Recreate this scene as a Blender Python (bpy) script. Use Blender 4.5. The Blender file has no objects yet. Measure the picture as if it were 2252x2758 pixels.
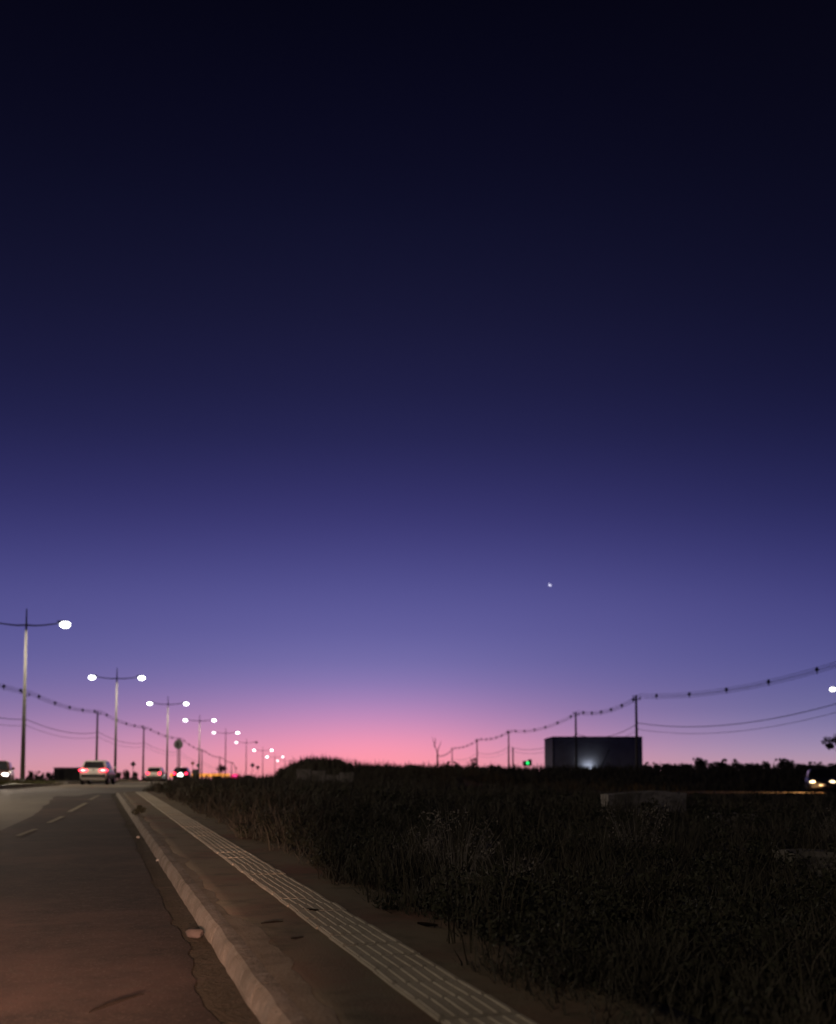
import bpy, bmesh, math, random
import numpy as np
from mathutils import Vector, Matrix

R = math.radians
rng = np.random.default_rng(7)
random.seed(7)
S = bpy.context.scene
COL = S.collection

# ------------------------------------------------------------------ camera
EYE = 1.25
cd = bpy.data.cameras.new('camera')
cam = bpy.data.objects.new('camera', cd)
COL.objects.link(cam)
cd.sensor_fit = 'HORIZONTAL'
cd.sensor_width = 36.0
cd.lens = 45.56
cd.shift_y = 0.2273
cd.clip_start = 0.1
cd.clip_end = 8000
cam.location = (0, 0, EYE)
cam.rotation_euler = (R(94.0), 0, 0)
cd.dof.use_dof = True
cd.dof.focus_distance = 9.0
cd.dof.aperture_fstop = 1.8
S.camera = cam

# ------------------------------------------------------------------ dusk sky
def lin(c):
    return tuple(((v / 255) / 12.92 if v / 255 <= 0.04045 else ((v / 255 + 0.055) / 1.055) ** 2.4) for v in c) + (1,)

W = bpy.data.worlds.new('World')
S.world = W
W.use_nodes = True
nt = W.node_tree
nt.nodes.clear()
N = nt.nodes.new
out = N('ShaderNodeOutputWorld'); bg = N('ShaderNodeBackground')
tc = N('ShaderNodeTexCoord'); sep = N('ShaderNodeSeparateXYZ')
nt.links.new(tc.outputs['Generated'], sep.inputs[0])

def wmath(op, a, b=None):
    m = N('ShaderNodeMath'); m.operation = op
    for i, v in enumerate((a, b)):
        if v is None: continue
        if isinstance(v, (int, float)): m.inputs[i].default_value = v
        else: nt.links.new(v, m.inputs[i])
    return m.outputs[0]

def ramp(tree, stops, fac, interp='LINEAR'):
    r = tree.nodes.new('ShaderNodeValToRGB'); cr = r.color_ramp
    cr.interpolation = interp
    while len(cr.elements) > 1: cr.elements.remove(cr.elements[0])
    cr.elements[0].position = stops[0][0]; cr.elements[0].color = stops[0][1]
    for p, c in stops[1:]:
        e = cr.elements.new(p); e.color = c
    tree.links.new(fac, r.inputs[0])
    return r.outputs[0]

elev = wmath('DIVIDE', wmath('ARCSINE', sep.outputs[2]), R(60))          # 0..1 = horizon..60 degrees
azim = wmath('ARCTAN2', sep.outputs[0], sep.outputs[1])
saz = wmath('ADD', wmath('DIVIDE', azim, R(360)), .5)                # 0..1 = -180..180 degrees, .5 straight ahead
daz = wmath('DIVIDE', wmath('ABSOLUTE', wmath('SUBTRACT', azim, R(-5))), R(180))
# elevation in degrees -> colour, towards the sunset and 25 degrees to its side
GLOW = [(-1, (252, 148, 158)), (0.45, (255, 152, 165)), (1.0, (255, 153, 172)), (1.6, (247, 151, 179)), (2.3, (225, 147, 184)),
        (3.1, (197, 140, 187)), (4.0, (167, 131, 184)), (5.0, (138, 120, 178)), (6.2, (116, 109, 169)), (7.8, (100, 96, 159)),
        (10, (84, 82, 145)), (12, (70, 68, 129)), (14, (57, 55, 112)), (16, (47, 46, 97)), (18, (38, 38, 82)), (20.5, (31, 31, 69)),
        (24, (24, 24, 54)), (28, (16, 17, 42)), (31, (12, 12, 34)), (34.5, (8, 8, 26)), (38, (5, 5, 19)), (60, (3, 3, 12))]
SIDE = [(-1, (188, 146, 158)), (0.5, (184, 148, 166)), (1.1, (166, 143, 172)), (1.7, (150, 134, 171)), (2.5, (130, 121, 165)), (3.5, (107, 105, 154)),
        (4.9, (90, 90, 147)), (6.4, (77, 78, 138)), (8.2, (66, 66, 126)), (10, (55, 55, 113)), (12, (44, 45, 98)), (14, (35, 37, 83)),
        (17, (25, 26, 63)), (20, (19, 20, 50)), (24, (13, 14, 37)), (28, (10, 10, 29)), (32, (8, 8, 23)), (38, (5, 4, 15)), (60, (2, 2, 9))]
BACK = [(-1, (46, 42, 74)), (4, (42, 40, 78)), (12, (26, 26, 58)), (25, (12, 12, 32)), (60, (3, 3, 10))]
def stops(t): return [(max(0.0, min(1.0, e / 60)), lin(c)) for e, c in t]
cg = ramp(nt, stops(GLOW), elev, 'B_SPLINE'); cs = ramp(nt, stops(SIDE), elev, 'B_SPLINE'); cb = ramp(nt, stops(BACK), elev)
gfac = ramp(nt, [((a + 180) / 360, (v, v, v, 1)) for a, v in ((-60, 0), (-45, .06), (-33, .16), (-27, .22), (-21, .32), (-16, .46), (-12, .63), (-9, .78), (-6, .92), (-3.5, 1), (-1, .97), (1.5, .85), (4, .67), (7, .46), (10, .3), (13, .18), (16, .1), (19, .04), (23, 0))], saz, 'B_SPLINE')
sfac = ramp(nt, [(0, (1, 1, 1, 1)), (26 / 180, (1, 1, 1, 1)), (110 / 180, (0, 0, 0, 1))], daz)
def wmix(f, a, b):
    m = N('ShaderNodeMix'); m.data_type = 'RGBA'
    nt.links.new(f, m.inputs[0]); nt.links.new(a, m.inputs[6]); nt.links.new(b, m.inputs[7])
    return m.outputs[2]
gwide = ramp(nt, [((a + 180) / 360, (v, v, v, 1)) for a, v in ((-90, 0), (-60, .2), (-40, .48), (-28, .52), (-20, .66), (-12, .86), (-5, 1), (0, .98), (5, .88), (10, .7), (15, .47), (20, .24), (25, .08), (32, 0))], saz, 'B_SPLINE')
high = ramp(nt, [(2.5 / 60, (0, 0, 0, 1)), (10 / 60, (1, 1, 1, 1))], elev, 'EASE')          # the glow spreads wider higher up
sky = wmix(sfac, cb, wmix(wmix(high, gfac, gwide), cs, cg))
nt.links.new(sky, bg.inputs[0]); bg.inputs[1].default_value = 1.0
nt.links.new(bg.outputs[0], out.inputs[0])

S.view_settings.view_transform = 'Standard'
S.view_settings.look = 'None'
S.view_settings.exposure = 0
S.view_settings.gamma = 1
S.view_settings.use_curve_mapping = False
S.render.engine = 'CYCLES'
S.cycles.use_denoising = True
S.cycles.sample_clamp_indirect = .35
S.cycles.max_bounces = 5
S.cycles.caustics_reflective = False
S.cycles.caustics_refractive = False

LAMP = 2150.0         # watts thrown down by one street lamp head

# ------------------------------------------------------------------ materials
M = {}
def mat(name, col, rough=0.8, metal=0.0, noise=None, bump=None, emit=None, spec=0.3):
    """noise = list of (scale, colour, lo, hi): patches of a second colour; bump = (scale, strength, distance)"""
    m = bpy.data.materials.new(name); m.use_nodes = True
    t = m.node_tree; b = t.nodes['Principled BSDF']
    b.inputs['Roughness'].default_value = rough
    b.inputs['Metallic'].default_value = metal
    b.inputs['Specular IOR Level'].default_value = spec
    b.inputs['Base Color'].default_value = (*col, 1)
    if noise or bump:
        g = t.nodes.new('ShaderNodeNewGeometry')
    if noise:
        prev = None
        for sc, c2, lo, hi in noise:
            n = t.nodes.new('ShaderNodeTexNoise'); n.inputs['Scale'].default_value = sc
            n.inputs['Detail'].default_value = 5; n.inputs['Roughness'].default_value = .62
            t.links.new(g.outputs['Position'], n.inputs['Vector'])
            r = t.nodes.new('ShaderNodeMapRange'); r.inputs[1].default_value = lo; r.inputs[2].default_value = hi
            t.links.new(n.outputs[0], r.inputs[0])
            mx = t.nodes.new('ShaderNodeMix'); mx.data_type = 'RGBA'
            t.links.new(r.outputs[0], mx.inputs[0])
            if prev is None: mx.inputs[6].default_value = (*col, 1)
            else: t.links.new(prev, mx.inputs[6])
            mx.inputs[7].default_value = (*c2, 1)
            prev = mx.outputs[2]
        t.links.new(prev, b.inputs['Base Color'])
    if bump:
        n = t.nodes.new('ShaderNodeTexNoise'); n.inputs['Scale'].default_value = bump[0]; n.inputs['Detail'].default_value = 6
        t.links.new(g.outputs['Position'], n.inputs['Vector'])
        bp = t.nodes.new('ShaderNodeBump'); bp.inputs['Strength'].default_value = bump[1]; bp.inputs['Distance'].default_value = bump[2]
        t.links.new(n.outputs[0], bp.inputs['Height']); t.links.new(bp.outputs[0], b.inputs['Normal'])
    if emit:
        b.inputs['Emission Color'].default_value = (*emit[0], 1)
        b.inputs['Emission Strength'].default_value = emit[1]
        m.cycles.emission_sampling = 'NONE'        # the lamps' beams are sampled instead
    M[name] = m
    return m

mat('soil', (.075, .062, .045), .95, noise=[(.5, (.05, .048, .03), .4, .65), (9, (.1, .075, .05), .5, .8)], bump=(14, .6, .05), spec=.04)
mat('asphalt', (.035, .024, .019), .88, noise=[(.45, (.085, .05, .039), .46, .66), (1.4, (.024, .018, .015), .5, .7), (9, (.056, .039, .03), .5, .72), (55, (.105, .078, .06), .56, .72), (150, (.014, .011, .009), .58, .7)], bump=(110, .35, .010), spec=.04)
mat('main_asphalt', (.175, .152, .124), .85, noise=[(.2, (.125, .11, .09), .4, .65), (3, (.195, .165, .13), .5, .8), (70, (.07, .064, .056), .55, .75)], bump=(60, .15, .008), spec=.04)
mat('concrete_walk', (.165, .135, .093), .92, noise=[(.62, (.15, .082, .06), .46, .66), (2.6, (.09, .075, .052), .5, .72), (38, (.17, .14, .105), .56, .8), (120, (.07, .057, .042), .6, .75)], bump=(70, .5, .01), spec=.04)
mat('mortar', (.19, .155, .115), .92, noise=[(3.5, (.14, .112, .082), .45, .65), (50, (.24, .2, .155), .55, .8)], bump=(50, .6, .012), spec=.04)
mat('kerb_concrete', (.19, .16, .13), .9, noise=[(2.2, (.125, .104, .08), .42, .62), (11, (.23, .2, .165), .5, .75), (45, (.17, .14, .1), .58, .8)], bump=(40, .7, .015), spec=.04)
mat('gutter', (.058, .046, .032), .95, noise=[(2.5, (.075, .057, .044), .45, .65), (16, (.038, .032, .021), .5, .7)], bump=(35, .8, .02), spec=.04)
mat('tactile', (.36, .315, .245), .85, noise=[(1.3, (.3, .26, .2), .42, .66), (9, (.4, .355, .28), .5, .8), (60, (.11, .096, .074), .58, .78)], bump=(60, .4, .008), spec=.04)
mat('paint_line', (.24, .205, .145), .85, noise=[(5, (.16, .13, .095), .45, .7), (30, (.12, .1, .075), .54, .66)], spec=.04)
mat('grass_green', (.054, .05, .037), .85, noise=[(1.1, (.072, .063, .049), .42, .62), (7, (.032, .032, .023), .5, .7)], spec=.15)
mat('grass_dry', (.068, .06, .044), .9, noise=[(1.5, (.05, .044, .029), .42, .6)], spec=.1)
mat('tuft_dry', (.18, .162, .138), .9, noise=[(4, (.115, .102, .087), .42, .62)], spec=.1)
mat('median_grass', (.075, .078, .03), .85, noise=[(1.4, (.11, .092, .05), .45, .62)], spec=.1)
mat('foliage', (.040, .041, .025), .8, noise=[(3, (.025, .026, .016), .45, .6)], spec=.2)
mat('bark', (.045, .035, .028), .9, bump=(20, .5, .02))
mat('lamp_steel', (.14, .14, .135), .65, .1, noise=[(6, (.11, .11, .1), .4, .7)])
mat('dark_steel', (.07, .07, .08), .5, .5)
mat('pole_concrete', (.16, .15, .135), .9, noise=[(5, (.12, .11, .1), .45, .65)])
mat('cable', (.03, .03, .032), .6)
mat('sign_grey', (.16, .16, .17), .5, .5)
mat('sign_amber', (.4, .17, .04), .6)
mat('shed_steel', (.4, .39, .41), .85, 0, noise=[(.8, (.32, .31, .33), .4, .7)], spec=.1)
mat('dark_wall', (.06, .058, .056), .85, noise=[(1, (.045, .043, .04), .4, .7)])
mat('old_concrete', (.28, .26, .235), .9, noise=[(1.6, (.13, .12, .1), .42, .6), (12, (.08, .074, .066), .5, .7)], bump=(15, .8, .03), spec=.04)
mat('rock', (.042, .03, .026), .9, noise=[(20, (.04, .03, .025), .4, .65)], bump=(30, .6, .015))
mat('dead_wood', (.012, .009, .007), 1, spec=0)
mat('tyre', (.015, .015, .015), .8)
mat('rim', (.3, .3, .31), .4, .7)
mat('trim', (.025, .025, .027), .6)
mat('glass', (.018, .02, .024), .08, 0, spec=.6)
mat('paint_white', (.56, .56, .535), .3, 0, spec=.5)
mat('paint_cream', (.66, .64, .58), .35, 0, spec=.5)
mat('paint_black', (.018, .018, .02), .25, 0, spec=.5)
mat('paint_dark', (.035, .036, .042), .35, 0, spec=.5)
mat('paint_maroon', (.09, .045, .04), .3, 0, spec=.5)
mat('plate', (.5, .5, .48), .5)
mat('amber_lens', (.5, .12, .02), .3)
WHITE = (.95, .98, 1.0)
mat('lens_full', (.9, .9, .9), .4, emit=((.97, .985, 1), 8))
mat('lens_mid', (.9, .9, .9), .4, emit=((1, .97, .9), 8))
mat('lens_soft', (.9, .9, .9), .4, emit=((1, .95, .97), 4.0))
mat('lens_off', (.45, .45, .47), .4)
mat('tail_bright', (.6, .03, .03), .4, emit=((1, .025, .05), 9))
mat('tail_core', (.7, .2, .15), .4, emit=((1, .4, .28), 6))
mat('tail_red', (.6, .02, .03), .4, emit=((1, .02, .06), 7))
mat('head_white', (.9, .9, .9), .4, emit=((1, .96, .88), 14))
mat('head_warm', (.9, .8, .6), .4, emit=((1, .74, .42), 3.2))
mat('head_cool', (.9, .9, .9), .4, emit=((.72, .82, 1), 6))
mat('rear_white', (.9, .9, .9), .4, emit=((.8, 1, .9), 9))
mat('fascia_orange', (.8, .35, .08), .5, emit=((1, .36, .06), 1.3))
mat('soffit_white', (.8, .8, .8), .5, emit=((.95, .97, 1), 1.1))
mat('pink_sign', (.8, .05, .3), .5, emit=((1, .004, .13), 1.6))
mat('pink_core', (.9, .3, .6), .5, emit=((1, .1, .42), 1.8))
mat('green_lens', (.1, .8, .3), .4, emit=((.02, 1, .2), 1.3))
mat('flood_lens', (.9, .9, 1), .4, emit=((.8, .88, 1), 6))
mat('moon', (.8, .8, .8), .9, emit=((.78, .76, 1), 1.5))

# ------------------------------------------------------------------ mesh helpers
class MB:
    def __init__(s): s.v = []; s.f = []
    def add(s, vs, fs):
        o = len(s.v); s.v += [tuple(p) for p in vs]; s.f += [tuple(i + o for i in q) for q in fs]; return s
    def box(s, c, d, rz=0, taper=1.0):
        vs = []
        for z in (-1, 1):
            k = taper if z > 0 else 1
            for x, y in ((-1, -1), (1, -1), (1, 1), (-1, 1)):
                px, py = x * d[0] / 2 * k, y * d[1] / 2 * k
                vs.append((c[0] + px * math.cos(rz) - py * math.sin(rz), c[1] + px * math.sin(rz) + py * math.cos(rz), c[2] + z * d[2] / 2))
        return s.add(vs, [(3, 2, 1, 0), (4, 5, 6, 7), (0, 1, 5, 4), (1, 2, 6, 5), (2, 3, 7, 6), (3, 0, 4, 7)])
    def loft(s, rings, cap=True):
        n = len(rings[0]); vs = [p for r in rings for p in r]; fs = []
        for i in range(len(rings) - 1):
            for j in range(n):
                k = (j + 1) % n
                fs.append((i * n + j, i * n + k, (i + 1) * n + k, (i + 1) * n + j))
        if cap:
            fs.append(tuple(range(n - 1, -1, -1))); o = (len(rings) - 1) * n
            fs.append(tuple(o + i for i in range(n)))
        return s.add(vs, fs)
    def tube(s, pts, r, n=8):
        pts = [Vector(p) for p in pts]; rings = []
        for i, p in enumerate(pts):
            d = (pts[min(i + 1, len(pts) - 1)] - pts[max(i - 1, 0)]).normalized()
            a = Vector((0, 0, 1)) if abs(d.z) < .9 else Vector((1, 0, 0))
            u = d.cross(a).normalized(); w = u.cross(d).normalized()
            rr = r[i] if isinstance(r, (list, tuple)) else r
            rings.append([p + (u * math.cos(2 * math.pi * k / n) + w * math.sin(2 * math.pi * k / n)) * rr for k in range(n)])
        return s.loft(rings)
    def ellipsoid(s, c, d, z0=-1.0, z1=1.0, n=12, m=6):
        rings = []
        a0, a1 = math.asin(z0), math.asin(z1)
        for i in range(m + 1):
            a = a0 + (a1 - a0) * i / m; cr = max(math.cos(a), .02)
            rings.append([(c[0] + d[0] * cr * math.cos(2 * math.pi * k / n), c[1] + d[1] * cr * math.sin(2 * math.pi * k / n), c[2] + d[2] * math.sin(a)) for k in range(n)])
        return s.loft(rings)
    def mesh(s, name, m, smooth=False):
        me = bpy.data.meshes.new(name); me.from_pydata(s.v, [], s.f); me.materials.append(M[m])
        b = bmesh.new(); b.from_mesh(me); bmesh.ops.recalc_face_normals(b, faces=b.faces); b.to_mesh(me); b.free()
        if smooth: me.polygons.foreach_set('use_smooth', [True] * len(me.polygons))
        return me
    def build(s, name, m, parent=None, smooth=False):
        return link(name, s.mesh(name, m, smooth), parent)

def link(name, data, parent=None, loc=None, rz=None):
    o = bpy.data.objects.new(name, data); COL.objects.link(o)
    if parent: o.parent = parent
    if loc is not None: o.location = loc
    if rz is not None: o.rotation_euler = (0, 0, rz)
    return o

def tag(o, label, cat=None, group=None, kind=None):
    o['label'] = label
    if cat: o['category'] = cat
    if group: o['group'] = group
    if kind: o['kind'] = kind
    return o

def thing(name, loc, label, cat, group=None, rz=0):
    o = link(name, None, None, loc, rz); o.empty_display_size = .2
    return tag(o, label, cat, group)

def raw_mesh(name, V, F, m):
    """V (n,3) array, F (k,4) or (k,3) array"""
    V = np.asarray(V, np.float32); F = np.asarray(F, np.int32); k = F.shape[1]
    me = bpy.data.meshes.new(name)
    me.vertices.add(len(V)); me.vertices.foreach_set('co', V.ravel())
    me.loops.add(F.size); me.loops.foreach_set('vertex_index', F.ravel())
    me.polygons.add(len(F)); me.polygons.foreach_set('loop_start', np.arange(0, F.size, k, dtype=np.int32))
    me.polygons.foreach_set('loop_total', np.full(len(F), k, np.int32))
    me.update(calc_edges=True); me.materials.append(M[m])
    return me

# ------------------------------------------------------------------ terrain
def table(pts, sm):
    a = np.arange(-80, 4200, 1.0); xs, ys = zip(*pts)
    v = np.interp(a, xs, ys); k = np.exp(-.5 * (np.arange(-4 * sm, 4 * sm + 1) / sm) ** 2); k /= k.sum()
    return a, np.convolve(np.pad(v, 4 * sm, mode='edge'), k, 'valid')
_LT = table([(-80, -1.12), (0, 0), (40, .56), (52, .64), (63, .66), (98, .68), (133, .66), (168, .4), (203, -.15), (238, -.9), (273, -1.8), (308, -2.9), (400, -4.5), (900, -8), (4200, -12)], 4)
_RT = table([(-80, -.3), (0, 0), (30, .05), (66, .2), (140, .5), (200, .3), (270, -.6), (330, -1.5), (900, -6), (4200, -12)], 4)
def sstep(a, b, x):
    t = np.clip((x - a) / (b - a), 0, 1); return t * t * (3 - 2 * t)
PX, PY = zip((-40, -10.2), (-7, -14.5), (28, -19), (63, -23.5), (98, -28), (133, -31.5), (168, -34.7), (203, -36.9), (238, -38.6), (273, -40.0), (308, -41.6), (343, -43.2), (600, -54), (4200, -200))
def med(y): return np.interp(y, PX, PY)                    # centre line of the avenue's median
def edge(y):                                               # right edge of the paved roadway
    k = .807 - .305 * y - .17
    a = med(y) + 9.5
    return np.where(y < 40.0, k, np.where(y < 42.0, (k * (42 - y) + a * (y - 40)) / 2, a))
CX, CZ = zip((-60, .6), (-13.2, .6), (-12.1, .7), (-11.3, 1.25), (-10.4, 1.8), (-9.1, 2.25), (-6.6, 2.22), (-5.7, 1.85), (-3, 1.78), (.4, 1.82), (10.6, 1.9), (19, 1.92), (35, 1.92), (60, 1.7), (4000, 1.0))
def H(x, y):
    x = np.asarray(x, float); y = np.asarray(y, float)
    w = sstep(0, 26, x - edge(y))
    h = np.interp(y, *_LT) * (1 - w) + np.interp(y, *_RT) * w
    start = 60 + 12 * sstep(2, 8, x)
    xa = x * 88 / np.clip(y, 50, 130)
    bump = np.clip(np.interp(xa, CX, CZ) - .55, 0, None) * sstep(start, start + 20, y) * (1 - sstep(100, 118, y))
    bump = bump * sstep(-13.6, -12.0, xa)
    return h + bump
def h1(x, y): return float(H(x, y))

def axis(lo, hi, step, far, grow):
    a = list(np.arange(lo, hi + 1e-6, step)); d = step
    while a[-1] < far: d *= grow; a.append(a[-1] + d)
    d = step
    while a[0] > -far: d *= grow; a.insert(0, a[0] - d)
    return np.array(a)
gx = axis(-60, 50, 1.0, 3000, 1.22)
gy = np.concatenate([np.arange(-60, 160, 1.0), np.arange(160, 420, 4.0), 420 * 1.09 ** np.arange(0, 26)])
XX, YY = np.meshgrid(gx, gy)
ZZ = H(XX, YY)
nx = len(gx)
idx = (np.arange(len(gy) - 1)[:, None] * nx + np.arange(nx - 1)[None, :]).ravel()
g = link('ground', raw_mesh('ground', np.stack([XX, YY, ZZ], -1).reshape(-1, 3), np.stack([idx, idx + 1, idx + nx + 1, idx + nx], 1), 'soil'))
tag(g, 'dark soil of the open lot and verges under the weeds', 'ground', kind='structure')
g.data.polygons.foreach_set('use_smooth', [True] * len(g.data.polygons))

def sheet(name, ys, xl, xr, n, off, m, label, cat):
    V = []; 
    for y, a, b in zip(ys, xl, xr):
        x = a + (b - a) * np.linspace(0, 1, n); V.append(np.stack([x, np.full(n, y), H(x, np.full(n, y)) + off], -1))
    V = np.concatenate(V); i = (np.arange(len(ys) - 1)[:, None] * n + np.arange(n - 1)[None, :]).ravel()
    o = link(name, raw_mesh(name, V, np.stack([i, i + 1, i + n + 1, i + n], 1), m))
    o.data.polygons.foreach_set('use_smooth', [True] * len(o.data.polygons))
    return tag(o, label, cat, kind='structure')

# near road (the slip lane the view stands in) and the avenue; ragged broken edge along the gutter
ys = np.concatenate([np.arange(-40, 2, 1.0), np.arange(2, 14, .08), np.arange(14, 43, .25), np.arange(43, 430, 1.0)])
rag = .016 * np.interp(ys, np.arange(-50, 50, .21), rng.normal(size=477)[:477]) + .035 * np.interp(ys, np.arange(-50, 50, .9), rng.normal(size=112)[:112])
rag = np.clip(rag, -.07, .07) * (ys < 40)
xr = edge(ys) + rag
mid = np.where(ys < 38, np.minimum(-7.2 - .25 * (ys - 18), xr - 2), np.minimum(-12.2 - .14 * (ys - 38), xr - .6))
k1 = ys < 42
sheet('slip_road', ys[k1], mid[k1], xr[k1], 14, .013, 'asphalt', 'rough brown asphalt slip road beside the kerb', 'road')
sheet('avenue', ys, med(ys) - 12.5, np.where(k1, mid - .0, xr), 36, .010, 'main_asphalt', 'lamp-lit asphalt avenue curving away past the lamp posts', 'road')

# pavement strip coordinates: s along the kerb, t to the right of the kerb foot
UX, UY = -.2917, .9565
def st(s, t): return .807 + s * UX + t * UY, s * UY - t * UX
def st3(s, t, dz): x, y = st(s, t); return (x, y, h1(x, y) + dz)
def strip(name, s0, s1, ds, t0, t1, n, off, m, label, cat, parent=None, skirt=0):
    ss = np.arange(s0, s1, ds); V = []
    for i, s in enumerate(ss):
        a = t0(s) if callable(t0) else t0; b = t1(s) if callable(t1) else t1
        t = np.concatenate([[a], np.linspace(a, b, n - 2), [b]]) if skirt else np.linspace(a, b, n)
        x, y = .807 + s * UX + t * UY, s * UY - t * UX
        z = H(x, y) + off
        if skirt: z[0] -= skirt; z[-1] -= skirt
        V.append(np.stack([x, y, z], -1))
    V = np.concatenate(V); i = (np.arange(len(ss) - 1)[:, None] * n + np.arange(n - 1)[None, :]).ravel()
    o = link(name, raw_mesh(name, V, np.stack([i, i + 1, i + n + 1, i + n], 1), m), parent)
    return tag(o, label, cat, kind='structure')

S_END = 41.0
strip('pavement', -12, S_END, .3, .138, 1.78, 12, .124, 'concrete_walk', 'dusty reddish brown concrete pavement between kerb and weeds', 'pavement', skirt=.2)
strip('gutter', -12, S_END, .3, -.24, .012, 4, .006, 'gutter', 'narrow dirt-filled gutter along the kerb foot', 'gutter')
_mn = rng.normal(size=600)
def mort(s): return .2 + .018 * float(np.interp(s * 6 + 80, np.arange(600), _mn)) + .03 * float(np.interp(s * 1.1 + 30, np.arange(600), _mn)) + (.06 if 4.5 < s < 8 else 0)
strip('mortar_haunch', -12, S_END, .08, .136, lambda s: max(.165, mort(s)), 3, .1285, 'mortar', 'pale smeared mortar behind the kerb stones', 'mortar')

kerb = tag(link('kerb', None, None, (0, 0, 0)), 'pale concrete kerb beside the slip road', 'kerb', kind='structure')
_kn = np.random.default_rng(8).normal(size=(2, 600))
prof = [(.0, -.06), (.004, .03), (.02, .085), (.034, .112), (.055, .131), (.1, .133), (.137, .131), (.138, -.06)]
s = -11.0
while s < S_END - .3:
    ln = .98; mb = MB(); rings = []
    jt, jz = random.uniform(-.001, .001), random.uniform(-.001, .001)
    for q in range(7):
        ss = s + ln * q / 6
        w = .005 * float(np.interp(ss * 5 + 80, np.arange(600), _kn[0])); c = .003 * abs(float(np.interp(ss * 7 + 100, np.arange(600), _kn[1])))
        rings.append([st3(ss, t + jt + (w if 0 < k < 5 else 0), z + jz - (c if 3 <= k <= 5 else 0)) for k, (t, z) in enumerate(prof)])
    mb.loft(rings); mb.build('kerb_stone', 'kerb_concrete', kerb, smooth=False)
    s += ln + .0005
# kerb return where the pavement ends at the avenue
mb = MB(); rings = []
for q in range(6):
    t = .0 + 1.9 * q / 5; rings.append([st3(S_END + .02 + .12 * math.sin(t * 1.4) + a, t, z) for a, z in ((.14, -.06), (.13, .09), (.11, .125), (.0, .128), (-.0, -.06))])
mb.loft(rings); mb.build('kerb_stone', 'kerb_concrete', kerb)

# tactile guiding strip: ribbed tiles, six bars each
TW = .378
tm = MB(); tm.box((0, 0, .006), (TW - .004, TW - .004, .022))
for b in range(6):
    t = -.166 + b * .0664
    tm.loft([[(t - .015 * k, y, .016), (t - .009 * k, y, z), (t + .009 * k, y, z), (t + .015 * k, y, .016)] for y, z, k in ((-.176, .0172, .8), (-.155, .0235, 1), (.155, .0235, 1), (.176, .0172, .8))])
tile_me = tm.mesh('tactile_tile', 'tactile')
strip_o = tag(link('tactile_strip', None, None, (0, 0, 0)), 'pale ribbed tactile guiding strip along the pavement', 'tactile paving', kind='structure')
s = 2.2
rzt = math.atan2(-UX, UY)
while s < S_END - .5:
    x, y, z = st3(s, .862 + random.uniform(-.006, .006), .1235 + random.uniform(-.003, .003))
    o = link('tactile_tile', tile_me, strip_o, (x, y, z))
    sl = (h1(x + UX * .2, y + UY * .2) - h1(x - UX * .2, y - UY * .2)) / .4
    o.rotation_euler = (math.atan(sl) + random.uniform(-.01, .01), random.uniform(-.012, .012), rzt + random.uniform(-.012, .012))
    s += TW

# worn lane dashes on the slip road
mk = tag(link('lane_marking', None, None, (0, 0, 0)), 'worn pale dashed lane line crossing the dark road', 'road marking', kind='structure')
for (xa, ya), (xb, yb), w in (((-6.62, 17.6), (-6.97, 19.4), .1), ((-7.4, 21.3), (-7.95, 23.8), .11), ((-8.5, 25.9), (-9.8, 31.4), .12), ((-10.5, 34), (-11.6, 38.6), .12)):
    d = Vector((xb - xa, yb - ya)).normalized(); nn = Vector((-d.y, d.x)) * w / 2; V = []; n = 12
    for q in range(n + 1):
        cx, cy = xa + (xb - xa) * q / n, ya + (yb - ya) * q / n
        for sg in (-1, 1):
            px, py = cx + nn.x * sg, cy + nn.y * sg; V.append((px, py, h1(px, py) + .018))
    mb = MB(); mb.add(V, [(2 * q, 2 * q + 1, 2 * q + 3, 2 * q + 2) for q in range(n)]); mb.build('dash', 'paint_line', mk)

# avenue median: two raised islands with kerb and grass
def island(y0, y1, hw, label):
    ys = np.arange(y0, y1 + .1, 1.5); rings = []
    root = tag(link('median_strip', None, None, (0, 0, 0)), label, 'median', kind='structure')
    mb = MB()
    for i, y in enumerate(ys):
        e = min(i, len(ys) - 1 - i); k = hw * min(1, [.35, .75, .93][e] if e < 3 else 1); c = float(med(y))
        rings.append([(c + a, y, h1(c + a, y) + z) for a, z in ((-k, -.05), (-k + .03, .15), (k - .03, .15), (k, -.05))])
    mb.loft(rings); mb.build('median_kerb', 'kerb_concrete', root)
    V = []; F = []
    for i, y in enumerate(ys):
        e = min(i, len(ys) - 1 - i); k = (hw * min(1, [.35, .75, .93][e] if e < 3 else 1)) - .2; c = float(med(y))
        for a in np.linspace(-k, k, 5): V.append((c + a, y, h1(c + a, y) + .165 + random.uniform(0, .03)))
    for i in range(len(ys) - 1):
        for j in range(4): F.append((i * 5 + j, i * 5 + j + 1, i * 5 + j + 6, i * 5 + j + 5))
    MB().add(V, F).build('turf', 'median_grass', root)
island(30, 68, 2.0, 'grassy raised median island under the nearest lamp post')
island(79, 330, 1.1, 'long narrow median carrying the far lamp posts')

# side road across the open lot
V = []; F = []; n = 30
for i in range(n + 1):
    x = 3 + 50 * i / n; yc = 67.3 + .002 * (x - 25) ** 2
    for j, dy in enumerate((-4.2, -1.4, 1, 3.1)): V.append((x, yc + dy, h1(x, yc + dy) + .03))
for i in range(n):
    for j in range(3): F.append((i * 4 + j, (i + 1) * 4 + j, (i + 1) * 4 + j + 1, i * 4 + j + 1))
o = MB().add(V, F).build('side_road', 'concrete_walk'); tag(o, 'dusty side road across the lot lit by the dark car', 'road', kind='structure')

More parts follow.
